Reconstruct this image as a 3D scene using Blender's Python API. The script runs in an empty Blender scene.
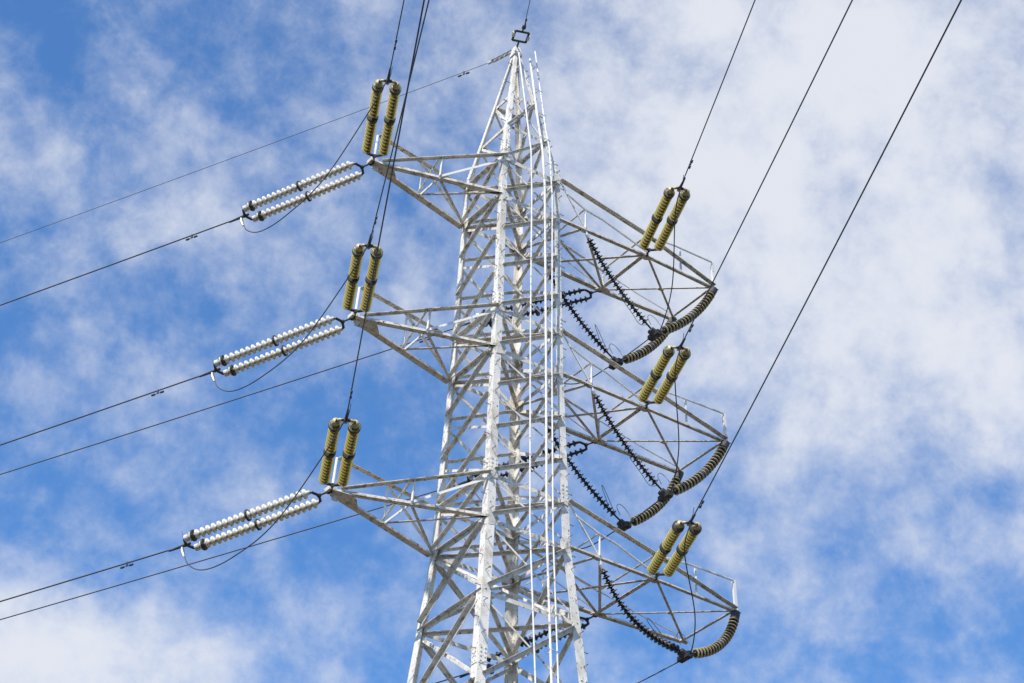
import bpy, bmesh, math, random
from mathutils import Vector, Matrix
random.seed(7)
SC = bpy.context.scene
COL = SC.collection
V = Vector
R_ = math.radians

# ------------------------------------------------------------------ camera, sky, sun, exposure
ZT = 37.538                       # height of the upper cross-arm above the ground
cam_d = bpy.data.cameras.new('camera')
cam = bpy.data.objects.new('camera', cam_d); COL.objects.link(cam)
az, pi_, ro = 0.589803, 0.597013, 0.030355
fw = V((math.sin(az)*math.cos(pi_), math.cos(az)*math.cos(pi_), math.sin(pi_)))
r0 = V((math.cos(az), -math.sin(az), 0)); u0 = r0.cross(fw)
rr = r0*math.cos(ro) + u0*math.sin(ro); uu = -r0*math.sin(ro) + u0*math.cos(ro)
M = Matrix((rr, uu, -fw)).transposed().to_4x4()
M.translation = V((-26.26627, -39.47514, 1.6))
cam.matrix_world = M
cam_d.sensor_width = 36.0
cam_d.lens = 2295.77/1024*36
cam_d.clip_start = 0.1; cam_d.clip_end = 5000
SC.camera = cam
SC.render.resolution_x = 1024; SC.render.resolution_y = 683

SUN_EL, SUN_AZ = R_(52), R_(241)          # azimuth clockwise from +Y
sd = bpy.data.lights.new('sun', 'SUN'); sd.energy = 4.5; sd.angle = R_(0.53); sd.color = (1.0, 0.94, 0.84)
so = bpy.data.objects.new('sun', sd); COL.objects.link(so)
tow = V((math.sin(SUN_AZ)*math.cos(SUN_EL), math.cos(SUN_AZ)*math.cos(SUN_EL), math.sin(SUN_EL)))
so.rotation_euler = tow.to_track_quat('Z', 'Y').to_euler()
so.location = tow*200

SC.view_settings.view_transform = 'Standard'
SC.view_settings.look = 'None'
SC.view_settings.exposure = 0.46
SC.view_settings.gamma = 1.0
SC.view_settings.use_curve_mapping = False

W = bpy.data.worlds.new('World'); SC.world = W; W.use_nodes = True
nt = W.node_tree; N = nt.nodes; Lk = nt.links; N.clear()
def wn(t, **k):
    n = N.new(t)
    for a, b in k.items(): setattr(n, a, b)
    return n
def wmath(op, a, b=None, c=None, clamp=False):
    n = wn('ShaderNodeMath', operation=op); n.use_clamp = clamp
    for i, s in enumerate((a, b, c)):
        if s is None: continue
        if isinstance(s, (int, float)): n.inputs[i].default_value = s
        else: Lk.new(s, n.inputs[i])
    return n.outputs[0]
sky = wn('ShaderNodeTexSky', sky_type='NISHITA'); sky.sun_disc = False
sky.sun_elevation = SUN_EL; sky.sun_rotation = SUN_AZ
sky.altitude = 100; sky.air_density = 1.0; sky.dust_density = 0.0; sky.ozone_density = 8.0
tc = wn('ShaderNodeTexCoord'); sep = wn('ShaderNodeSeparateXYZ'); Lk.new(tc.outputs['Generated'], sep.inputs[0])
zz = wmath('MAXIMUM', sep.outputs[2], 0.06)
cu = wmath('DIVIDE', sep.outputs[0], zz); cv = wmath('DIVIDE', sep.outputs[1], zz)   # a flat cloud layer overhead
comb = wn('ShaderNodeCombineXYZ'); Lk.new(cu, comb.inputs[0]); Lk.new(cv, comb.inputs[1])
def noise(scale, detail, rough, dist, off, vec):
    mp = wn('ShaderNodeMapping'); mp.inputs['Location'].default_value = off
    Lk.new(vec, mp.inputs[0])
    n = wn('ShaderNodeTexNoise'); Lk.new(mp.outputs[0], n.inputs['Vector'])
    n.inputs['Scale'].default_value = scale; n.inputs['Detail'].default_value = detail
    n.inputs['Roughness'].default_value = rough; n.inputs['Distortion'].default_value = dist
    return n.outputs[0]
def bank(u, v, r):                 # 1 at the middle of a cloud bank, 0 at its rim
    du = wmath('SUBTRACT', cu, u); dv = wmath('SUBTRACT', cv, v)
    d2 = wmath('ADD', wmath('MULTIPLY', du, du), wmath('MULTIPLY', dv, dv))
    return wmath('POWER', 2.718, wmath('DIVIDE', d2, -r*r))
n_big = noise(3.4, 6, 0.55, 0.25, (3.1, 0.7, 0), comb.outputs[0])
n_mid = noise(24.0, 7, 0.60, 0.15, (1.7, 5.2, 0.4), tc.outputs['Generated'])
n_fine = noise(62.0, 6, 0.62, 0.1, (8.3, 2.2, 1.1), tc.outputs['Generated'])
base = wmath('ADD', wmath('MULTIPLY', n_big, 0.50), wmath('ADD', wmath('MULTIPLY', n_mid, 1.0), wmath('MULTIPLY', n_fine, 0.55)))
cov = 0.0
for (u, v, r, k) in ((0.76, 1.95, 0.17, 0.60), (0.78, 0.84, 0.17, 0.42), (0.97, 0.95, 0.26, 0.31), (1.15, 1.15, 0.22, 0.16), (1.00, 1.10, 0.20, 0.08), (0.50, 1.22, 0.10, 0.14), (0.54, 1.02, 0.08, 0.14), (0.70, 1.36, 0.10, -0.12), (0.36, 1.13, 0.09, -0.26), (0.90, 1.55, 0.16, -0.10)):
    cov = wmath('ADD', cov, wmath('MULTIPLY', bank(u, v, r), k))
dens = wmath('ADD', base, cov)
mr = wn('ShaderNodeMapRange', interpolation_type='SMOOTHSTEP')
Lk.new(dens, mr.inputs[0]); mr.inputs[1].default_value = 0.78; mr.inputs[2].default_value = 1.66
mr.inputs[3].default_value = 0.05; mr.inputs[4].default_value = 0.96
hs_ = wn('ShaderNodeHueSaturation'); hs_.inputs['Saturation'].default_value = 1.17; Lk.new(sky.outputs[0], hs_.inputs['Color'])
bgs = wn('ShaderNodeBackground'); Lk.new(hs_.outputs[0], bgs.inputs[0]); bgs.inputs[1].default_value = 0.15
bgc = wn('ShaderNodeBackground'); bgc.inputs[0].default_value = (0.88, 0.915, 1.0, 1); bgc.inputs[1].default_value = 0.65
mx = wn('ShaderNodeMixShader'); Lk.new(mr.outputs[0], mx.inputs[0]); Lk.new(bgs.outputs[0], mx.inputs[1]); Lk.new(bgc.outputs[0], mx.inputs[2])
ow = wn('ShaderNodeOutputWorld'); Lk.new(mx.outputs[0], ow.inputs[0])

# ------------------------------------------------------------------ materials
def mat(name, col, rough=0.6, metal=0.0, var=0.0, spots=None, vscale=6.0, transl=0.0):
    m = bpy.data.materials.new(name); m.use_nodes = True
    t = m.node_tree; n = t.nodes; l = t.links
    b = n['Principled BSDF']; b.inputs['Roughness'].default_value = rough; b.inputs['Metallic'].default_value = metal
    cs = n.new('ShaderNodeTexCoord')
    nz = n.new('ShaderNodeTexNoise'); nz.inputs['Scale'].default_value = vscale; nz.inputs['Detail'].default_value = 6; nz.inputs['Roughness'].default_value = 0.65
    l.new(cs.outputs['Object'], nz.inputs['Vector'])
    rp = n.new('ShaderNodeValToRGB')
    rp.color_ramp.elements[0].position = 0.32; rp.color_ramp.elements[1].position = 0.62
    dk = tuple(c*(1-var) for c in col); rp.color_ramp.elements[0].color = (*dk, 1); rp.color_ramp.elements[1].color = (*col, 1)
    l.new(nz.outputs[0], rp.inputs[0]); out = rp.outputs[0]
    if spots:
        for (sc, lo, hi, c2) in spots:
            n2 = n.new('ShaderNodeTexNoise'); n2.inputs['Scale'].default_value = sc; n2.inputs['Detail'].default_value = 4
            l.new(cs.outputs['Object'], n2.inputs['Vector'])
            r2 = n.new('ShaderNodeMapRange'); r2.inputs[1].default_value = lo; r2.inputs[2].default_value = hi
            l.new(n2.outputs[0], r2.inputs[0])
            mxx = n.new('ShaderNodeMix'); mxx.data_type = 'RGBA'
            l.new(r2.outputs[0], mxx.inputs[0]); l.new(out, mxx.inputs[6]); mxx.inputs[7].default_value = (*c2, 1)
            out = mxx.outputs[2]
    l.new(out, b.inputs['Base Color'])
    if transl:
        tr = n.new('ShaderNodeBsdfTranslucent'); l.new(out, tr.inputs[0])
        ms = n.new('ShaderNodeMixShader'); ms.inputs[0].default_value = transl
        l.new(b.outputs[0], ms.inputs[1]); l.new(tr.outputs[0], ms.inputs[2])
        l.new(ms.outputs[0], n['Material Output'].inputs[0])
    return m
PAINT = mat('weathered_white_paint', (0.74, 0.70, 0.63), 0.6, 0, 0.28,
            [(7.0, 0.52, 0.66, (0.34, 0.295, 0.23)), (15.0, 0.64, 0.70, (0.10, 0.08, 0.06)), (5.0, 0.70, 0.76, (0.30, 0.12, 0.07))], 3.0)
PAINT_LEG = mat('chipped_white_paint', (0.80, 0.765, 0.695), 0.5, 0, 0.14,
            [(1.7, 0.50, 0.66, (0.60, 0.55, 0.47)), (6.0, 0.58, 0.70, (0.46, 0.41, 0.33)), (19.0, 0.635, 0.66, (0.10, 0.085, 0.07)), (3.0, 0.70, 0.74, (0.34, 0.13, 0.08))], 2.0)
RAILP = mat('fresh_white_paint', (0.80, 0.78, 0.74), 0.5, 0, 0.16, [(8.0, 0.60, 0.68, (0.40, 0.36, 0.30))], 2.0)
STEEL = mat('galvanised_steel', (0.34, 0.34, 0.33), 0.5, 0.6, 0.3)
DARK = mat('dark_fitting_steel', (0.055, 0.055, 0.055), 0.55, 0.3, 0.3)
CABLE = mat('weathered_aluminium_cable', (0.085, 0.088, 0.095), 0.6, 0.4, 0.2)
CABLE_BRIGHT = mat('bright_aluminium_lug', (0.72, 0.72, 0.72), 0.45, 0.2, 0.1)
GOLD = mat('porcelain_yellow_shade', (0.64, 0.555, 0.165), 0.25, 0, 0.25, None, 20, 0.3)  # front discs: shade and light shining through put into the colour
OLIVE = mat('olive_underside_shade', (0.13, 0.10, 0.03), 0.35, 0, 0.25, None, 20)  # shade in the hollow disc undersides, painted as a darker colour
HORN = mat('aged_cream_glaze', (0.50, 0.42, 0.22), 0.35, 0, 0.2, None, 20)
CREAM = mat('cream_porcelain_lit', (0.70, 0.67, 0.58), 0.25, 0, 0.10, None, 20)  # same porcelain as the yellow discs, sunlit paleness put into the colour
BROWN = mat('dark_brown_porcelain', (0.035, 0.03, 0.026), 0.35, 0, 0.3, None, 20)
TANRIM_SHADE = mat('tan_rim_and_shade', (0.52, 0.43, 0.25), 0.4, 0, 0.2, None, 20)  # rims of the banded discs; also painted shade under the pale sheds
CONC = mat('concrete', (0.36, 0.35, 0.32), 0.9, 0, 0.2)
GRASS = mat('dry_grass_ground', (0.062, 0.046, 0.022), 0.95, 0, 0.45, [(0.05, 0.5, 0.7, (0.035, 0.042, 0.014))], 0.3)

# ------------------------------------------------------------------ mesh helpers
def link(name, bm, m, parent=None, smooth=False):
    me = bpy.data.meshes.new(name)
    bmesh.ops.recalc_face_normals(bm, faces=bm.faces)
    bm.to_mesh(me); bm.free()
    for x in (m if isinstance(m, (list, tuple)) else [m]): me.materials.append(x)
    if smooth:
        for p in me.polygons: p.use_smooth = True
    o = bpy.data.objects.new(name, me); COL.objects.link(o)
    if parent: o.parent = parent
    return o
def share(src, name, parent, loc=None, rot=None):
    o = bpy.data.objects.new(name, src.data); COL.objects.link(o); o.parent = parent
    if loc is not None: o.location = loc
    if rot is not None: o.rotation_euler = rot
    return o
def tag(o, label, cat, group=None):
    o['label'] = label; o['category'] = cat
    if group: o['group'] = group
    return o
def empty(name, loc, label, cat, group=None):
    o = bpy.data.objects.new(name, None); o.empty_display_size = 0.2; o.location = loc; COL.objects.link(o)
    return tag(o, label, cat, group)
def loft(bm, rings, cap=True):
    vs = [[bm.verts.new(p) for p in r] for r in rings]
    n = len(vs[0])
    for a, b in zip(vs, vs[1:]):
        for i in range(n): bm.faces.new((a[i], a[(i+1) % n], b[(i+1) % n], b[i]))
    if cap:
        bm.faces.new(vs[0][::-1]); bm.faces.new(vs[-1])
def lring(p, a, b, wa, wb, t):
    return [p, p+a*wa, p+a*wa+b*t, p+a*t+b*t, p+a*t+b*wb, p+b*wb]
def angle(bm, p, q, a, b, wa, wb, t=0.012):
    """rolled angle bar from p to q; flange wa along a and flange wb along b."""
    d = (q-p).normalized()
    a = (a-d*a.dot(d)).normalized(); b = (b-d*b.dot(d)-a*b.dot(a)).normalized()
    loft(bm, [lring(p, a, b, wa, wb, t), lring(q, a, b, wa, wb, t)])
def tube(bm, pts, r, n=8, cap=True):
    pts = [V(p) for p in pts]; rings = []; prev = None
    for i, p in enumerate(pts):
        d = (pts[min(i+1, len(pts)-1)]-pts[max(i-1, 0)]).normalized()
        if prev is None:
            s = d.orthogonal().normalized()
        else:
            s = (prev-d*prev.dot(d)).normalized()
        prev = s; t = d.cross(s)
        rad = r[i] if isinstance(r, (list, tuple)) else r
        rings.append([p+(s*math.cos(2*math.pi*k/n)+t*math.sin(2*math.pi*k/n))*rad for k in range(n)])
    loft(bm, rings, cap)
def lathe(bm, prof, n=20, axis_x=True, mi=None):
    rings = []
    for (x, r) in prof:
        rings.append([V((x, r*math.cos(2*math.pi*k/n), r*math.sin(2*math.pi*k/n))) for k in range(n)])
    vs = [[bm.verts.new(p) for p in r] for r in rings]
    for j, (a, b) in enumerate(zip(vs, vs[1:])):
        for i in range(n):
            f = bm.faces.new((a[i], a[(i+1) % n], b[(i+1) % n], b[i]))
            if mi: f.material_index = mi[j]
    bm.faces.new(vs[0][::-1]); bm.faces.new(vs[-1])
def box(bm, c, ax, ay, az_, sx, sy, sz):
    c = V(c); v = []
    for i in (-1, 1):
        for j in (-1, 1):
            for k in (-1, 1):
                v.append(bm.verts.new(c+ax*(i*sx/2)+ay*(j*sy/2)+az_*(k*sz/2)))
    for f in ((0,1,3,2),(4,6,7,5),(0,4,5,1),(2,3,7,6),(0,2,6,4),(1,5,7,3)): bm.faces.new([v[i] for i in f])
def plate(bm, pts, n, t):
    n = n.normalized()
    loft(bm, [[V(p)-n*t/2 for p in pts], [V(p)+n*t/2 for p in pts]])
def spline(pts, n=10):
    pts = [V(p) for p in pts]; out = []
    P = [pts[0]*2-pts[1]]+pts+[pts[-1]*2-pts[-2]]
    for i in range(1, len(P)-2):
        for k in range(n):
            t = k/n; a, b, c, d = P[i-1], P[i], P[i+1], P[i+2]
            out.append(0.5*((2*b)+(c-a)*t+(2*a-5*b+4*c-d)*t*t+(3*b-a-3*c+d)*t**3))
    out.append(pts[-1]); return out
X, Y, Z = V((1,0,0)), V((0,1,0)), V((0,0,1))

# ------------------------------------------------------------------ ground
bm = bmesh.new()
n = 40
vs = {}
for i in range(n+1):
    for j in range(n+1):
        x = ((i/n)*2-1); y = ((j/n)*2-1)
        x = math.copysign(abs(x)**2.2, x)*1500; y = math.copysign(abs(y)**2.2, y)*1500
        d = math.hypot(x, y)
        h = 0 if d < 60 else min(1, (d-60)/300)*4*math.sin(x*0.011+1)*math.cos(y*0.013)
        vs[i, j] = bm.verts.new((x, y, h))
for i in range(n):
    for j in range(n): bm.faces.new((vs[i,j], vs[i+1,j], vs[i+1,j+1], vs[i,j+1]))
g = link('ground', bm, GRASS, smooth=True); g['kind'] = 'structure'

# ------------------------------------------------------------------ tower
D12, D23, HA, HP = 4.8, 4.881, 1.234, 4.73
ZB = [0.0, -D12, -D12-D23]
WB = [0.881, 0.990, 1.153]; KB = 0.087
ZG = -ZT
def hw(z):
    if z > HA: return max(0.03, WB[0]*(1-(z-HA)/HP))
    if z > 0: return WB[0]
    if z > ZB[1]: return WB[1]+(WB[0]-WB[1])*(z-ZB[1])/D12
    if z > ZB[2]: return WB[2]+(WB[1]-WB[2])*(z-ZB[2])/D23
    return WB[2]+KB*(ZB[2]-z)
def P3(x, y, z): return V((x, y, z+ZT))
tower = empty('lattice_tower', (0,0,0), 'tall white painted steel lattice pylon with six cross-arms against the sky', 'pylon')
LEGS = {'near': (-1,-1), 'left': (-1,1), 'right': (1,-1), 'far': (1,1)}
def lp(leg, z):
    sx, sy = LEGS[leg]; w = hw(z); return P3(sx*w, sy*w, z)
# legs: rolled angles with the corner outwards
LEGZ = [(ZG, .34), (-24.0, .31), (-16.0, .29), (ZB[2]-.02, .255), (ZB[2]+1.3, .235), (ZB[1]-.02, .215), (ZB[1]+1.3, .205), (-.02, .18), (HA+.02, .165), (HA+2.7, .125), (HA+HP-.12, .10)]
bolt_src = None
for nm, (sx, sy) in LEGS.items():
    b = bmesh.new(); rings = []
    for z, f in LEGZ:
        p = lp(nm, z)+V((sx*.03, sy*.03, 0))
        rings.append(lring(p, V((-sx,0,0)), V((0,-sy,0)), f*.88, f*.88, .022))
    loft(b, rings)
    leg = link('leg', b, PAINT_LEG, tower)
    # splice plates
    for z in (-3.6, -8.46, -13.6, HA+.25):
        b = bmesh.new(); w = .8
        fz = .17 if z > 0 else (.2 if z > -5 else .25)
        for (dirn, oth) in ((V((-sx,0,0)), V((0,-sy,0))), (V((0,-sy,0)), V((-sx,0,0)))):
            p0 = lp(nm, z)+V((sx*.03, sy*.03, 0)); p1 = lp(nm, z+w*.6)+V((sx*.03, sy*.03, 0))
            box(b, (p0+p1)/2+dirn*fz*.5-oth*.009, dirn, oth, (p1-p0).normalized(), fz*.86, .012, w*.6)
            for kz in (.15, .38, .62, .85):
                for kx in (.25, .7):
                    box(b, p0.lerp(p1, kz)+dirn*fz*kx-oth*.022, dirn, oth, Z, .035, .02, .035)
        link('splice_plate', b, PAINT_LEG, leg)
    if nm in ('near', 'right'):
        zz_ = -14.5; k = 0
        while zz_ < HA+4.2:
            p = lp(nm, zz_)+V((sx*.03, sy*.03, 0))
            dv = V((sx, 0, 0)) if k % 2 else V((0, sy, 0)); side = V((0,-sy,0)) if k % 2 else V((-sx,0,0))
            if bolt_src is None:
                b = bmesh.new(); tube(b, [(0,0,0), (0,0,.14)], .011, 6); tube(b, [(0,0,.135), (0,0,.15)], .02, 6)
                bolt_src = link('step_bolt', b, STEEL, leg); o = bolt_src
            else: o = share(bolt_src, 'step_bolt', leg)
            o.location = p+side*.06; o.rotation_euler = dv.to_track_quat('Z', 'Y').to_euler()
            zz_ += .42; k += 1
# faces
FACES = [('left', 'near', V((-1,0,0))), ('near', 'right', V((0,-1,0))), ('right', 'far', V((1,0,0))), ('far', 'left', V((0,1,0)))]
def member(name, p, q, w, kind, nrm, m=PAINT, parent=tower, inset=0.0, t=.011):
    """kind 'out': outstanding flange at the upper edge pointing outwards; 'in': pointing inwards."""
    d = (q-p).normalized(); u = nrm.cross(d).normalized()
    if u.z > 0: u = -u
    b = bmesh.new(); off = nrm*inset
    s = nrm if kind == 'out' else -nrm
    angle(b, p+off-u*w*.4, q+off-u*w*.4, u, s, w, w, t)
    return link(name, b, m, parent)
zs_body = []
for i in range(2):
    z0, z1 = ZB[i], ZB[i+1]
    zs_body += [z0+(z1-z0)*k/4 for k in range(4)]
zs_body += [ZB[2], ZB[2]-2.0, ZB[2]-4.35, ZB[2]-7.0]
zs_body = [HA]+zs_body
for fi, (l0, l1, nrm) in enumerate(FACES):
    for a, b_ in zip(zs_body, zs_body[1:]):
        w = .088 if a > ZB[2] else .115
        if a < ZB[2]-3: continue
        # l0->l1 : a rises towards l1 , b falls towards l1
        p_, q_ = lp(l0, b_+.06), lp(l1, a-.06)
        member('diagonal_brace', p_.lerp(q_, .05), p_.lerp(q_, .95), w, 'out', nrm, inset=.035)
        member('diagonal_brace', lp(l0, a-.1), lp(l1, b_+.1), .048 if fi == 1 else w*.75, 'in', nrm, inset=-.02)
    # peak
    pz = [HA, HA+1.33, HA+2.66]
    for k in (1, 2):
        member('horizontal_strut', lp(l0, pz[k]), lp(l1, pz[k]), .085, 'in', nrm, inset=-.01)
        if (fi % 2): member('diagonal_brace', lp(l0, pz[k-1]), lp(l1, pz[k]), .07, 'out', nrm, inset=.02)
        else: member('diagonal_brace', lp(l0, pz[k]), lp(l1, pz[k]-1.3), .07, 'in', nrm, inset=-.02)
    member('diagonal_brace', lp(l0, pz[2]), lp(l1, pz[2]-1.33), .05, 'in', nrm, inset=-.03)
    for z in (ZB[0], ZB[0]+HA, ZB[1], ZB[1]+HA, ZB[2], ZB[2]+HA, ZB[2]-2.0, ZB[2]-4.35):
        member('horizontal_strut', lp(l0, z), lp(l1, z), .11, 'in' if fi in (1,) else 'out', nrm, inset=-.045)
# lower body, below the picture: one lattice mesh per face
for (l0, l1, nrm) in FACES:
    b = bmesh.new(); z = ZB[2]-4.35; st = 2.7
    while z > ZG+1:
        z2 = max(ZG+.3, z-st)
        if z2-ZG < 1.4: z2 = ZG+.3
        u = Z*-1
        for (p, q, s) in ((lp(l0, z2), lp(l1, z), nrm), (lp(l0, z), lp(l1, z2), -nrm)):
            d = (q-p).normalized(); uv = nrm.cross(d).normalized()
            if uv.z > 0: uv = -uv
            angle(b, p+s*.035, q+s*.035, uv, s, .13, .13, .012)
        angle(b, lp(l0, z2)-nrm*.06, lp(l1, z2)-nrm*.06, -Z, -nrm, .12, .12, .012)
        z = z2; st *= 1.13
    link('lower_lattice', b, PAINT, tower)
# plan bracing inside the body
for z in (ZB[0], ZB[1], ZB[2], ZB[0]+HA, ZB[2]+HA, ZB[1]+HA, ZB[2]-2.0):
    for (a, c) in (('near', 'far'), ('left', 'right')):
        b = bmesh.new(); dz = .05 if a == 'near' else -.03
        p, q = lp(a, z)+Z*dz, lp(c, z)+Z*dz
        angle(b, p, q, -Z, (q-p).cross(Z), .085, .085, .01)
        link('diaphragm_brace', b, PAINT, tower)
# inner secondary braces below the lower arm
for (p, q) in ((lp('left', ZB[2]-2), lp('far', ZB[2]-4.35)), (lp('near', ZB[2]-2), lp('far', ZB[2])), (lp('left', ZB[2]), lp('far', ZB[2]-2)), (lp('right', ZB[2]-2), lp('left', ZB[2]))):
    b = bmesh.new(); angle(b, p.lerp(q, .04), q, -Z, (q-p).cross(Z), .07, .07, .01); link('inner_brace', b, PAINT, tower)
# gusset plates at the cross-arm nodes
for i in range(3):
    for z in (ZB[i], ZB[i]+HA):
        for (l0, l1, nrm) in FACES:
            for a, c in ((l0, l1), (l1, l0)):
                p = lp(a, z); d = (lp(c, z)-p).normalized()
                b = bmesh.new(); s = .2 if z == ZB[i] else .15
                plate(b, [p-Z*s, p+d*s*1.3-Z*s*.7, p+d*s*1.5+Z*.02, p+d*s*1.1+Z*s*.8, p+Z*s], nrm, .012)
                o = link('gusset_plate', b, PAINT, tower); o.location = nrm*.045
# peak cap
b = bmesh.new(); pa = P3(0, 0, HA+HP)
loft(b, [[pa+V((sx*.13, sy*.13, -.30)) for sx, sy in ((-1,-1),(1,-1),(1,1),(-1,1))], [pa+V((sx*.075, sy*.075, .03)) for sx, sy in ((-1,-1),(1,-1),(1,1),(-1,1))]])
link('peak_cap', b, PAINT_LEG, tower)
for nm, (sx, sy) in LEGS.items():
    b = bmesh.new(); p = lp(nm, ZG); box(b, (p.x, p.y, .2), X, Y, Z, .9, .9, .5); link('concrete_footing', b, CONC, tower)
# climbing rail and two ladder stiles on the face towards the camera
def face_line(pts, r, m, name, parent):
    b = bmesh.new(); tube(b, [P3(*p) for p in pts], r, 8); return link(name, b, m, parent)
gx = lambda z: -(hw(z)+.22)
low = -20.0
zs1 = [HA+HP-.35, 2.65, 1.69, .2, -4.66, ZB[2], -13.78, low]
rail = face_line([(-.11+.0*z, gx(z), z) for z in zs1], .021, RAILP, 'climbing_rail', tower)
st2 = [(.26, -.30, 5.52), (.24, -.78, 3.05), (.28, -.97, 1.93), (.29, -1.1, .62), (.34, -1.24, -4.8), (.36, -1.38, ZB[2]), (.33, -1.72, -13.64), (.3, -2.26, -20)]
st3 = [(.47, -.23, 5.95), (.48, -.8, 2.84), (.52, -.95, 2.05), (.52, -1.12, .3), (.53, -1.22, -4.8), (.55, -1.37, ZB[2]), (.52, -1.71, -13.6), (.5, -2.25, -20)]
lad = face_line(st2, .031, RAILP, 'ladder', tower)
face_line(st3, .021, RAILP, 'stile', lad)
for z in [HA+HP-.9-k*1.35 for k in range(16)]:
    w_ = hw(z); b = bmesh.new()
    tube(b, [P3(-.11, gx(z), z), P3(-.11, -w_, z)], .02, 6); link('bracket', b, RAILP, rail)
for k in range(20):
    z = HA+HP-.7-k*.95
    b = bmesh.new(); tube(b, [P3(.28, gx(z)-.02, z), P3(.53, gx(z)-.02, z)], .010, 6); tube(b, [P3(.40, gx(z)-.02, z), P3(.40, -hw(z), z)], .014, 6)
    link('rung', b, RAILP, lad)

# ------------------------------------------------------------------ cross-arms
TIPX = [-4.19, -4.383, -4.628]
AX = [3.681, 3.579, 3.719]; AY = [.978, 1.009, 1.149]; TX = [6.009, 6.198, 6.281]; TY = [.891, .954, 1.032]; CX = [1.703, 1.862, 2.022]
def bar(name, p, q, w, parent, up=None, side=None, m=PAINT, wb=None, t=.010):
    b = bmesh.new(); d = (q-p)
    s = side if side is not None else d.cross(Z)
    if up is None:                               # flat bracing: wide flange lying level, short rib standing at its far edge
        if s.dot(V((-.55,-.83,0))) < 0: s = -s
        angle(b, p, q, Z, s, w*.4, w, t)
    else: angle(b, p, q, up, s, w, wb or w, t)
    return link(name, b, m, parent)
def chords(segs, m=PAINT):
    b = bmesh.new()
    for (p, q, a, c, wa, wc) in segs: angle(b, p, q, a, c, wa, wc, .013)
    return link('cross_arm', b, m, tower)
for i in range(3):
    z = ZB[i]; w = hw(z); wt = hw(z+HA)
    # ---- left arm: four chords running to one tip
    tip = P3(TIPX[i], 0, z)
    nb, lb = lp('near', z), lp('left', z); ntp, ltp = lp('near', z+HA), lp('left', z+HA)
    tb = tip+V((.12, -.05, 0)); tr = tip+V((.12, .05, 0))
    arm = chords([(nb+V((0,-.05,0)), tb, Z, Y, .065, .14), (lb+V((0,-.03,0)), tr, Z, Y, .055, .17),
                  (ntp+V((0,-.05,0)), tip+V((.2,-.05,.10)), -Z, -Y, .045, .11)])
    fm = nb.lerp(tb, .52); rm = lb.lerp(tr, .52); ft = ntp.lerp(tip+V((.2,-.05,.1)), .52)
    post_top = tip+V((.08, 0, .90)); rt = ltp.lerp(post_top, .52)
    rl = bar('top_rail', ltp, post_top, .04, arm, -Z, -Y, PAINT, .11)
    b = bmesh.new(); tube(b, [tip+V((.0,0,-.02)), tip+V((.03,0,.25)), post_top], .035, 8); link('tip_post', b, RAILP, arm)
    bar('brace_post', fm+V((0,-.03,.05)), ft+V((0,-.03,0)), .07, arm, X, -Y, RAILP)
    bar('brace_post', rm+V((0,.03,.05)), rt, .06, arm, X, -Y, RAILP)
    bar('arm_brace', fm+V((0,-.05,.06)), ntp+V((0,-.05,-.12)), .06, arm, -Z, Y, RAILP)
    bar('arm_brace', rm, nb, .07, arm); bar('arm_brace', fm+Z*-.02, lb+Z*-.02, .07, arm)
    bar('arm_brace', fm+Z*.03, rm+Z*.03, .06, arm, -Z, None, RAILP)
    bar('arm_brace', rm+Z*.05, ft, .06, arm)
    bar('arm_brace', rt, lb+Z*.12, .055, arm, -Z, None, RAILP)
    b = bmesh.new()
    plate(b, [tip+V((-.10,0,0)), tip+V((-.04,-.10,0)), tip.lerp(nb, .13), tip.lerp(nb, .18)*.6+tip.lerp(lb, .2)*.4, tip.lerp(lb, .27)+V((0,.06,0)), tip+V((-.04,.10,0))], Z, .016)
    box(b, tip+V((-.02,0,.03)), X, Y, Z, .20, .24, .10)
    box(b, tip+V((.10,.02,-.12)), X, Y, Z, .14, .02, .16)
    o = link('tip_plate', b, PAINT, arm); o.location = (0, 0, -.015)
    # ---- right arm: a platform widening to the string attachments, then narrowing to the outer strut
    rb, fb = lp('right', z), lp('far', z); rtp, ftp = lp('right', z+HA), lp('far', z+HA)
    def f_(x):                                   # half-depth of the platform at x
        return w+(AY[i]-w)*(x-w)/(AX[i]-w) if x < AX[i] else AY[i]+(TY[i]-AY[i])*(x-AX[i])/(TX[i]-AX[i])
    A, Dd = P3(AX[i], -AY[i], z), P3(AX[i], AY[i], z); T, B = P3(TX[i], -TY[i], z), P3(TX[i], TY[i], z)
    C_, C2 = P3(CX[i], -f_(CX[i]), z), P3(CX[i], f_(CX[i]), z)
    P = A+Z*.65; Q = Dd+Z*.65
    o_ = V((0,-.04,0)); i_ = V((0,.04,0))
    arm = chords([(rb+o_, A, Z, Y, .045, .11), (A, T, Z, Y, .035, .10), (fb+i_, Dd, Z, Y, .06, .14), (Dd, B, Z, Y, .055, .13),
                  (rtp+o_, P, -Z, -Y, .05, .12), (P, T+Z*.06, -Z, -Y, .045, .11), (ftp+i_, Q, -Z, -Y, .05, .04), (T, B, Z, V((-1,-.5,0)), .03, .075), (A, Dd, Z, V((-1,-.5,0)), .04, .115)])
    bar('arm_brace', T-Z*.02, Dd-Z*.02, .06, arm); bar('arm_brace', A-Z*.045, B-Z*.045, .06, arm)
    bar('arm_brace', C_, fb, .09, arm); bar('arm_brace', A-Z*.03, C2-Z*.03, .085, arm); bar('arm_brace', C_-Z*.05, Dd-Z*.05, .07, arm)
    bar('arm_brace', rb.lerp(fb, .25)-Z*.08, Dd-Z*.08, .07, arm)
    bar('brace_post', A+Z*.05, P, .06, arm, X, -Y); bar('brace_post', Dd+Z*.05, Q, .05, arm, X, -Y)
    bar('arm_brace', P-Z*.04, Q-Z*.04, .06, arm)
    Ct = C_+Z*.62; C2t = C2+Z*.62
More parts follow.
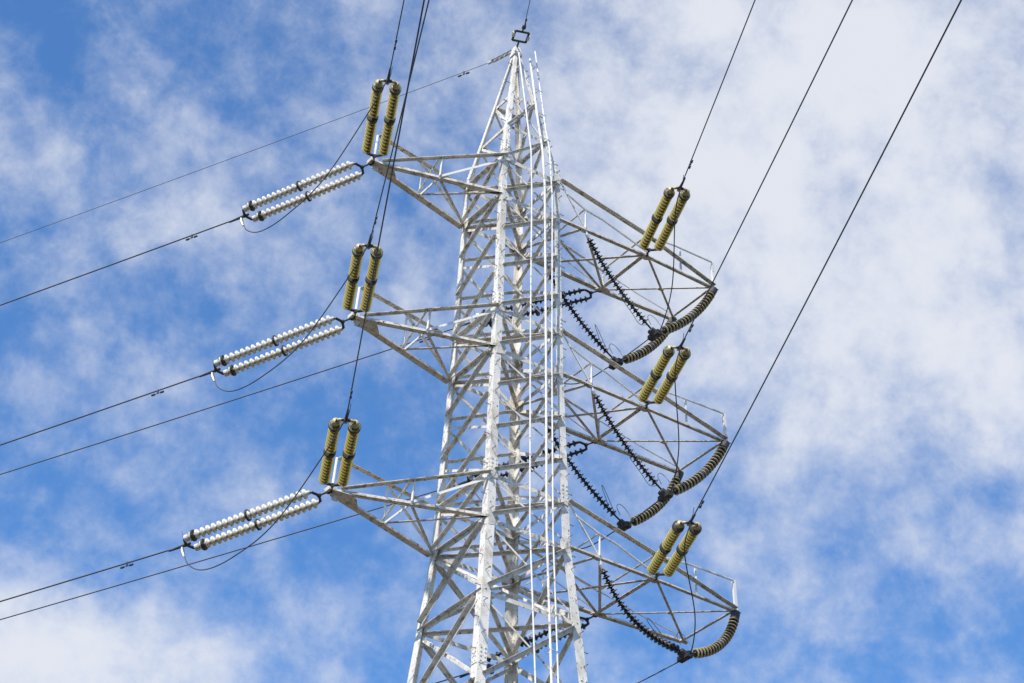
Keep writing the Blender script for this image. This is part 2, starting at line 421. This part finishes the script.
    bar('brace_post', C_+Z*.05, Ct, .06, arm, X, -Y, RAILP)
    k = rtp.lerp(C_, .28)
    b = bmesh.new()
    tube(b, [rtp+o_, C_+Z*.06], .027, 6); link('arm_brace', b, RAILP, arm)
    b = bmesh.new(); tube(b, [k+o_, Ct+o_, Ct.lerp(A, .28)+Z*.08+o_, A+Z*.08+o_], .029, 6); link('arm_brace', b, RAILP, arm)
    bar('arm_brace', Ct, C2t, .045, arm); bar('brace_post', C2+Z*.03, C2t, .04, arm, X, -Y, RAILP)
    b = bmesh.new(); tube(b, [C2t, Dd+Z*.05], .018, 6); link('arm_brace', b, RAILP, arm)
    # handrails with posts
    Tt, Bt = T+V((-.05,0,.83)), B+V((-.05,0,.40))
    b = bmesh.new(); tube(b, [Tt, P+V((.9,-.02,.07)), P], .026, 6); rail = link('handrail', b, RAILP, arm)
    bar('rail_post', T+Z*.03, Tt+Z*.02, .085, rail, X, Y, RAILP, .06)
    pm = A.lerp(T, .5); bar('rail_post', pm+Z*.05, P.lerp(Tt, .5), .055, rail, X, Y, RAILP, .03)
    b = bmesh.new(); tube(b, [Q, Q.lerp(B, .5)+Z*.02, B+Z*.12], .018, 6); link('handrail', b, RAILP, arm)
    # plates at the nodes
    for pt, s in ((A, .20), (Dd, .24), (T, .15), (B, .14), (C_, .14), (C2, .13)):
        b = bmesh.new(); ny = 1 if pt.y < 0 else -1
        plate(b, [pt+V((-s, -ny*.05, 0)), pt+V((s, -ny*.05, 0)), pt+V((s*.8, ny*s*.4, 0)), pt+V((s*.2, ny*s*.75, 0)), pt+V((-s*.5, ny*s*.6, 0))], Z, .014)
        o = link('gusset_plate', b, PAINT, arm); o.location = (0, 0, -.035 if s > .18 else -.02)
    for s_, e_ in ((T, B), (T, Dd)):
        pass
    x1 = (A+B)/2; b = bmesh.new(); plate(b, [x1+V((-.09,-.05,0)), x1+V((.09,-.05,0)), x1+V((.09,.05,0)), x1+V((-.09,.05,0))], Z, .012)
    o = link('gusset_plate', b, PAINT, arm); o.location = (0.02, 0, -.06)

# ------------------------------------------------------------------ insulators
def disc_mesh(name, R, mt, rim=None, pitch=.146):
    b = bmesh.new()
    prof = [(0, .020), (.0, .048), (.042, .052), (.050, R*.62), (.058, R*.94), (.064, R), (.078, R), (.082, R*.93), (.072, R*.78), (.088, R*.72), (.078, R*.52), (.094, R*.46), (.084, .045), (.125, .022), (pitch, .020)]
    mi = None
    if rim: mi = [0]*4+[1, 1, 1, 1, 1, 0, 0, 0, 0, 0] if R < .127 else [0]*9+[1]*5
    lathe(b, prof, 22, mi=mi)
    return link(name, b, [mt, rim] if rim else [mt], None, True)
protos = {}
def shed_mesh():                       # thick pale shed with a rounded rim, tan shade painted on its underside
    b = bmesh.new(); R = .118
    lathe(b, [(0, .05), (.02, .062), (.035, R*.6), (.048, R*.93), (.058, R), (.082, R), (.092, R*.94), (.098, R*.75), (.092, R*.6), (.104, .07), (.125, .055), (.146, .05)], 22, mi=[0]*6+[1]*5)
    return link('disc', b, [CREAM, TANRIM_SHADE], None, True)
def disc(kind, parent, loc, rot=(0,0,0)):
    if kind not in protos:
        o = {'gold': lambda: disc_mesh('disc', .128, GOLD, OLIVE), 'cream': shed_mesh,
             'brown': lambda: disc_mesh('disc', .105, BROWN), 'banded': lambda: disc_mesh('disc', .125, BROWN, TANRIM_SHADE)}[kind]()
        protos[kind] = o; o.parent = parent; o.location = loc; o.rotation_euler = rot
        return o
    o = protos[kind].copy(); COL.objects.link(o); o.parent = parent; o.location = loc; o.rotation_euler = rot
    return o
PITCH = .146
def double_string(p, q, kind, label, group, n=20, sep=.42, gap=.40):
    """two parallel strings from the arm (p) to the dead-end clamp of the conductor (q)"""
    p = V(p)+Z*ZT; q = V(q)+Z*ZT; L = (q-p).length
    e = empty('insulator_string', p, label, 'insulator', group)
    dx = (q-p).normalized(); dy = Z.cross(dx).normalized(); dz = dx.cross(dy)
    e.rotation_euler = Matrix((dx, dy, dz)).transposed().to_euler()
    L0 = gap+.05; pt = (L-L0-.30)/n
    b = bmesh.new(); tube(b, [(-.03,0,0), (gap-.10,0,0)], .022, 8); box(b, (.05,0,0), X, Y, Z, .12, .05, .09); link('link', b, DARK, e)
    def yoke(x, s):
        b = bmesh.new()
        tube(b, [V((x+s*.05, -sep/2, 0)), V((x-s*.04, -sep/2+.02, 0)), V((x-s*.10, -.05, 0)), V((x-s*.11, 0, 0)), V((x-s*.10, .05, 0)), V((x-s*.04, sep/2-.02, 0)), V((x+s*.05, sep/2, 0))], .034, 8)
        tube(b, [V((x-s*.16, 0, 0)), V((x-s*.08, 0, 0))], .045, 8)
        return link('yoke_plate', b, DARK, e)
    yoke(gap, 1); yoke(L-.20, -1)
    for sgn in (-1, 1):
        y = sgn*sep/2
        b = bmesh.new(); tube(b, [(gap, y, 0), (L-.22, y, 0)], {'gold': .030, 'cream': .05, 'brown': .03}[kind], 10); link('core_rod', b, {'gold': GOLD, 'cream': CREAM, 'brown': BROWN}[kind], e, True)
        for k in range(n):
            o = disc(kind, e, (L0+k*pt, y, 0)); o.scale = (pt/PITCH, .8, .8) if kind == 'brown' else (pt/PITCH, 1, 1)
        for x in ((L0+pt*n*.52, L-.40) if kind == 'gold' else (L0+pt*n*.5, L-.42)):
            b = bmesh.new()
            if kind == 'gold': lathe(b, [(x-.04, .10), (x-.035, .142), (x+.035, .142), (x+.04, .10)], 18)
            else: lathe(b, [(x-.03, .06), (x-.025, .14), (x+.02, .14), (x+.025, .06)], 14)
            link('clamp_band', b, DARK, e).location = (0, y, 0)
        if kind == 'gold':                       # pale horn ring curling over the live end
            b = bmesh.new()
            arc = [V((L-.27+.15*math.sin(a), y-sgn*(.0)+sgn*.0+(-sgn)*.11+sgn*.11*math.cos(a)*1.0, 0)) for a in [math.pi*t/12 for t in range(0, 12)]]
            tube(b, arc, .036, 8); link('horn_ring', b, HORN, e, True)
            b = bmesh.new(); tube(b, [V((L-.33, y, 0)), V((L-.20, y, 0))], .082, 12); link('end_cap', b, HORN, e, True)
        else:
            b = bmesh.new(); lathe(b, [(L-.30, .04), (L-.29, .085), (L-.2, .085), (L-.19, .04)], 12); link('end_cap', b, CABLE_BRIGHT, e).location = (0, y, 0)
    b = bmesh.new(); tube(b, [(L-.20,0,0), (L+.02,0,0), (L+.38,0,0)], [.032, .036, .022], 8); link('dead_end_clamp', b, DARK, e)
    if kind == 'cream':
        b = bmesh.new(); tube(b, spline([(L+.02,0,0), (L+.03,0,-.12), (L-.02,.0,-.30)], 6), .026, 8); link('jumper_lug', b, CABLE_BRIGHT, e)
    b = bmesh.new(); tube(b, [(L-.25,.02,.03), (L-.05,.06,.20), (L-.02,.07,.36)], .008, 5); link('arcing_horn', b, DARK, e)
    return e

LV = ['top', 'middle', 'lowest']
STR = {
 'front_L': [((-4.19, 0, 0), (-5.709, -3.147, -.188), 205.0, -.03), ((-4.383, 0, -4.8), (-5.841, -3.059, -5.076), 205.0, -.20, .002), ((-4.628, 0, -9.681), (-6.134, -3.152, -9.891), 206.5, -.14, -.0003)],
 'front_R': [((3.681, -.978, 0), (2.3, -4.176, -.341), 205.75, -.08), ((3.579, -1.009, -4.8), (2.186, -4.192, -5.216), 205.75, -.14), ((3.719, -1.149, -9.681), (2.213, -4.393, -10.093), 206.25, -.10)],
 'rear_L': [((-4.19, 0, 0), (-6.065, 3.254, -.577), -26.5, -.04), ((-4.383, 0, -4.8), (-6.373, 3.234, -5.434), -30.5, -.11), ((-4.628, 0, -9.681), (-6.564, 3.332, -10.28), -28.0, -.06)],
 'rear_R': [((3.681, .978, 0), (1.765, 4.318, .01), -30.25, -.09), ((3.579, 1.009, -4.8), (1.778, 4.402, -5.061), -33.75, -.13), ((3.719, 1.149, -9.681), (2.401, 4.719, -10.261), -28.0, -.10)],
}
for i in range(3):
    double_string(*STR['front_L'][i][:2], 'gold', 'yellow double insulator string pointing up from the tip of the %s left arm' % LV[i], 'yellow upright insulator strings')
    double_string(*STR['front_R'][i][:2], 'gold', 'yellow double insulator string rising from the bracket of the %s right arm' % LV[i], 'yellow upright insulator strings', sep=.40)
    double_string(*STR['rear_L'][i][:2], 'cream', 'pale double insulator string stretched out left from the tip of the %s left arm' % LV[i], 'pale outstretched insulator strings', n=21, sep=.46, gap=.44)
    double_string(*STR['rear_R'][i][:2], 'brown', 'dark double insulator string behind the mast under the rear chord of the %s right arm' % LV[i], 'dark insulator strings behind the mast', n=21, sep=.42, gap=.46)

# ---- V-strings that hold the jumpers under the right arms
J1 = [V((3.99, -.89, -2.31)), V((4.21, -.954, -7.08)), V((4.67, -1.032, -11.36))]
J2 = [V((4.07, .89, -2.22)), V((4.37, .954, -7.03)), None]
def sag_string(p, q, sag, kind, label, group, n, horn):
    p = V(p)+Z*ZT; q = V(q)+Z*ZT; L = (q-p).length; d = (q-p)/L
    nrm = (-Z+d*d.z).normalized()
    e = empty('insulator_string', p, label, 'insulator', group)
    f = lambda t: d*(L*t)+nrm*(4*sag*t*(1-t))
    b = bmesh.new(); tube(b, [f(k/24) for k in range(25)], .024, 8); link('core_rod', b, BROWN, e)
    b = bmesh.new(); tube(b, [f(0)+Z*.06, f(.035), f(.065)], [.03, .045, .03], 8); link('hanger', b, CABLE_BRIGHT if kind == 'brown' else DARK, e)
    for k in range(n):
        t = .075+(.90 if n > 22 else .86)*k/n; dirn = (f(t+.01)-f(t-.01)).normalized()
        o = disc(kind, e, f(t), dirn.to_track_quat('X', 'Z').to_euler())
        o.scale = ((.90 if n > 22 else .86)*L*(1+5*(sag/L)**2)/n/PITCH, 1, 1)
    if kind == 'banded':
        for t in (.04, .5):
            dirn = (f(t+.01)-f(t-.01)).normalized(); c = f(t)
            b = bmesh.new(); tube(b, [c-dirn*.12, c-dirn*.11, c+dirn*.11, c+dirn*.12], [.06, .115, .115, .06], 14); link('clamp_band', b, DARK, e)
    b = bmesh.new(); tube(b, spline([f(.95)+V(h) for h in horn], 8), .008, 5); link('arcing_horn', b, CABLE, e)
    return e
hornC = [(0, 0, 0), (-.25, .02, -.06), (-.55, -.05, .12), (-.95, -.15, .35), (-1.0, -.25, .38), (-.6, -.2, .14)]
hornT = [(0, 0, 0), (.04, .08, .2), (-.04, .22, .50), (-.16, .30, .62), (-.22, .32, .52), (-.16, .26, .28)]
hornB = [(0, 0, 0), (-.05, .05, .2), (-.3, .1, .75), (-.38, .1, .8), (-.15, .12, .3)]
for i in range(3):
    z = ZB[i]; w = hw(z); fc = w+(AY[i]-w)*(CX[i]-w)/(AX[i]-w)
    lo = i == 2
    C_ = V((CX[i]+.02, -fc, z-.05)); T = V((TX[i], -TY[i], z-.05)); C2 = V((CX[i], fc, z-.05)); B = V((TX[i], TY[i], z-.05))
    j1 = J1[i]
    sag_string(C_, j1+V((-.10, 0, .08)), .50 if lo else .17, 'brown', 'thin black insulator string slanting down in front of the %s right arm' % LV[i] if not lo else 'thin black insulator string curving down below the lowest right arm', 'black slanting jumper insulators', 22 if not lo else 24, hornC)
    sag_string(T, j1+V((.12, 0, .08)), .33 if lo else .20, 'banded', 'tan banded insulator string curving in from the outer front corner of the %s right arm' % LV[i], 'banded curved jumper insulators', 19, hornT)
    if not lo:
        sag_string(C2, J2[i]+V((-.1, 0, .08)), .17, 'brown', 'thin black insulator string emerging behind the right leg below the %s right arm' % LV[i], 'black slanting jumper insulators', 22, hornB)
        sag_string(B, J2[i]+V((.12, 0, .08)), .22, 'banded', 'tan banded insulator string curving in from the outer rear corner of the %s right arm' % LV[i], 'banded curved jumper insulators', 19, hornT)

# ------------------------------------------------------------------ conductors
def wire_pts(q, h, s0, k, length, n):
    a = R_(h); out = []
    for j in range(n+1):
        t = length*(j/n)**1.4
        out.append(V((q[0]+math.sin(a)*t, q[1]+math.cos(a)*t, q[2]+ZT+s0*t+k*t*t)))
    return out
def damper(parent, pts, dist, gap=.30):
    acc = 0
    for a, b_ in zip(pts, pts[1:]):
        l = (b_-a).length
        if acc+l > dist:
            c = a.lerp(b_, (dist-acc)/l); d = (b_-a).normalized(); break
        acc += l
    b = bmesh.new(); dn = V((0, 0, -1)); o = c+dn*.085
    box(b, c+dn*.03, d, d.cross(Z).normalized(), Z, .04, .03, .11)
    tube(b, [o-d*gap/2, o+d*gap/2], .009, 6)
    for s in (-1, 1): tube(b, [o+d*(s*gap/2-s*.08), o+d*(s*gap/2-s*.07), o+d*(s*gap/2+s*.02), o+d*(s*gap/2+s*.03)], [.012, .026, .026, .012], 8)
    link('vibration_damper', b, DARK, parent)
def conductor(q, h, s0, k, length, r, label, damp, group='conductors leaving the pylon', m=CABLE):
    pts = wire_pts(q, h, s0, k, length, 90)
    b = bmesh.new(); tube(b, pts, r, 7); o = link('conductor', b, m, None, True); tag(o, label, 'cable', group)
    for dd in damp: damper(o, pts, dd)
    return o
for i in range(3):
    _, q, h, s, *kk = STR['front_L'][i]; conductor(q, h, s, kk[0] if kk else .0006, 60, .0145, 'dark conductor running up and overhead from the %s left yellow insulator pair' % LV[i], [1.35])
    _, q, h, s = STR['front_R'][i]; conductor(q, h, s, .0006, 60, .0145, 'dark conductor running up to the right from the %s right yellow insulator pair' % LV[i], [1.1])
    _, q, h, s = STR['rear_L'][i]; conductor(q, h, s, .0004, 260, .018, 'dark conductor leaving left from the %s pale insulator pair' % LV[i], [1.55])
    _, q, h, s = STR['rear_R'][i]; conductor(q, h, s, .0004, 260, .0165, 'dark conductor coming out left from behind the mast below the %s arms' % LV[i], [1.5])
conductor((-.283, -.794, 6.074), 207.5, -.09, .0006, 60, .010, 'thin earth wire rising from the square yoke above the mast peak', [.25], 'earth wires at the peak')
conductor((-.244, .866, 5.977), -28.0, -.06, .0004, 260, .008, 'thin earth wire leaving left from the peak of the mast', [.85], 'earth wires at the peak')

# ---- jumpers
def cable(pts, r, label, name='jumper_cable', group='jumper loops', n=10):
    b = bmesh.new(); tube(b, spline(pts, n), r*.82, 7); o = link(name, b, CABLE, None, True); return tag(o, label, 'cable', group)
for i in range(3):
    a = V(STR['front_L'][i][1])+Z*ZT; c = V(STR['rear_L'][i][1])+Z*ZT
    prof = [(0.0, 0), (.12, -.52), (.39, -1.34), (.64, -1.40), (.83, -1.14), (.95, -.62), (1.0, -.02)]
    cable([a.lerp(c, t)+Z*s for t, s in prof], .017, 'jumper loop drooping between the yellow and pale insulators of the %s left arm' % LV[i])
    f = V(STR['front_R'][i][1])+Z*ZT; r = V(STR['rear_R'][i][1])+Z*ZT; j1 = J1[i]+Z*ZT
    if J2[i] is not None:
        j2 = J2[i]+Z*ZT
        pts = [f, f+V((.16, .45, -.55)), f.lerp(j1, .6)+V((.22, 0, -.25)), j1+V((.0, -.2, -.05)), j1+V((0, .15, -.04)), j2+V((0, -.15, -.04)), j2+V((-.1, .2, -.10)), j2.lerp(r, .3)+V((0, 0, -1.1)), j2.lerp(r, .7)+V((0, 0, -1.1)), r]
        jc = cable(pts, .018, 'jumper passing under the %s right arm through the clamps of the V strings' % LV[i])
        cl = (j1, j2)
    else:
        pts = [f, f+V((.16, .45, -.55)), f.lerp(j1, .6)+V((.22, 0, -.25)), j1+V((.0, -.2, -.05)), j1+V((-.02, .3, -.10)), j1.lerp(r, .35)+V((0, 0, -.9)), j1.lerp(r, .7)+V((0, 0, -1.0)), r]
        jc = cable(pts, .018, 'jumper passing under the %s right arm through a single clamp' % LV[i])
        cl = (j1,)
    for j in cl:
        b = bmesh.new()
        tube(b, [j+V((-.16, 0, .06)), j+V((-.15, 0, .05)), j+V((.0, 0, -.03)), j+V((.16, 0, .06)), j+V((.17, 0, .07))], [.05, .10, .13, .10, .05], 10)
        box(b, j+V((0, 0, -.06)), X, Y, Z, .16, .42, .12)
        link('jumper_clamp', b, DARK, jc)
        b = bmesh.new(); tube(b, [j+V((-.06, .05, .10)), j+V((.06, .05, .12))], .05, 8); link('clamp_cap', b, CABLE_BRIGHT, jc)

# ---- earth-wire fittings at the peak
pk = P3(0, 0, HA+HP)
yk = empty('earth_wire_yoke', pk, 'small dark square yoke standing above the mast peak', 'fitting')
q = V((-.283, -.794, .110)); d = q.normalized(); sd_ = Z.cross(d).normalized(); up = d.cross(sd_)
c = d*.46
fr = [c-d*.17-sd_*.19, c+d*.17-sd_*.19, c+d*.17+sd_*.19, c-d*.17+sd_*.19]
b = bmesh.new()
for k in range(4): tube(b, [fr[k], fr[(k+1) % 4]], .032, 8)
link('frame', b, DARK, yk)
b = bmesh.new(); tube(b, [V((0,0,.0)), c-d*.17], .025, 8); link('link', b, DARK, yk)
b = bmesh.new(); tube(b, [c+d*.17, d*.95], .022, 8); box(b, d*.8, d, sd_, up, .10, .10, .06); link('dead_end_clamp', b, DARK, yk)
for s in (-1, 1):
    b = bmesh.new(); cc = c+sd_*(.21*s)+d*(.05 if s < 0 else -.0); tube(b, [cc-d*.07, cc+d*.07], .045, 10); link('insulator_cap', b, CREAM, yk)
ei = empty('earth_wire_fitting', pk, 'short jointed grey fitting sticking out left of the mast peak', 'fitting')
q = V((-.244, .866, .013)); d = q.normalized(); sd_ = Z.cross(d).normalized()
b = bmesh.new()
for s in (-1, 1): tube(b, [d*.15+sd_*.05*s, d*.85+sd_*.05*s], .018, 6)
link('link', b, STEEL, ei)
for x in (.32, .5, .68):
    b = bmesh.new(); tube(b, [d*(x-.05), d*(x+.05)], .06, 10); link('insulator_cap', b, CREAM, ei)
b = bmesh.new(); tube(b, [d*.8, d*1.0], .04, 8); link('dead_end_clamp', b, CABLE_BRIGHT, ei)
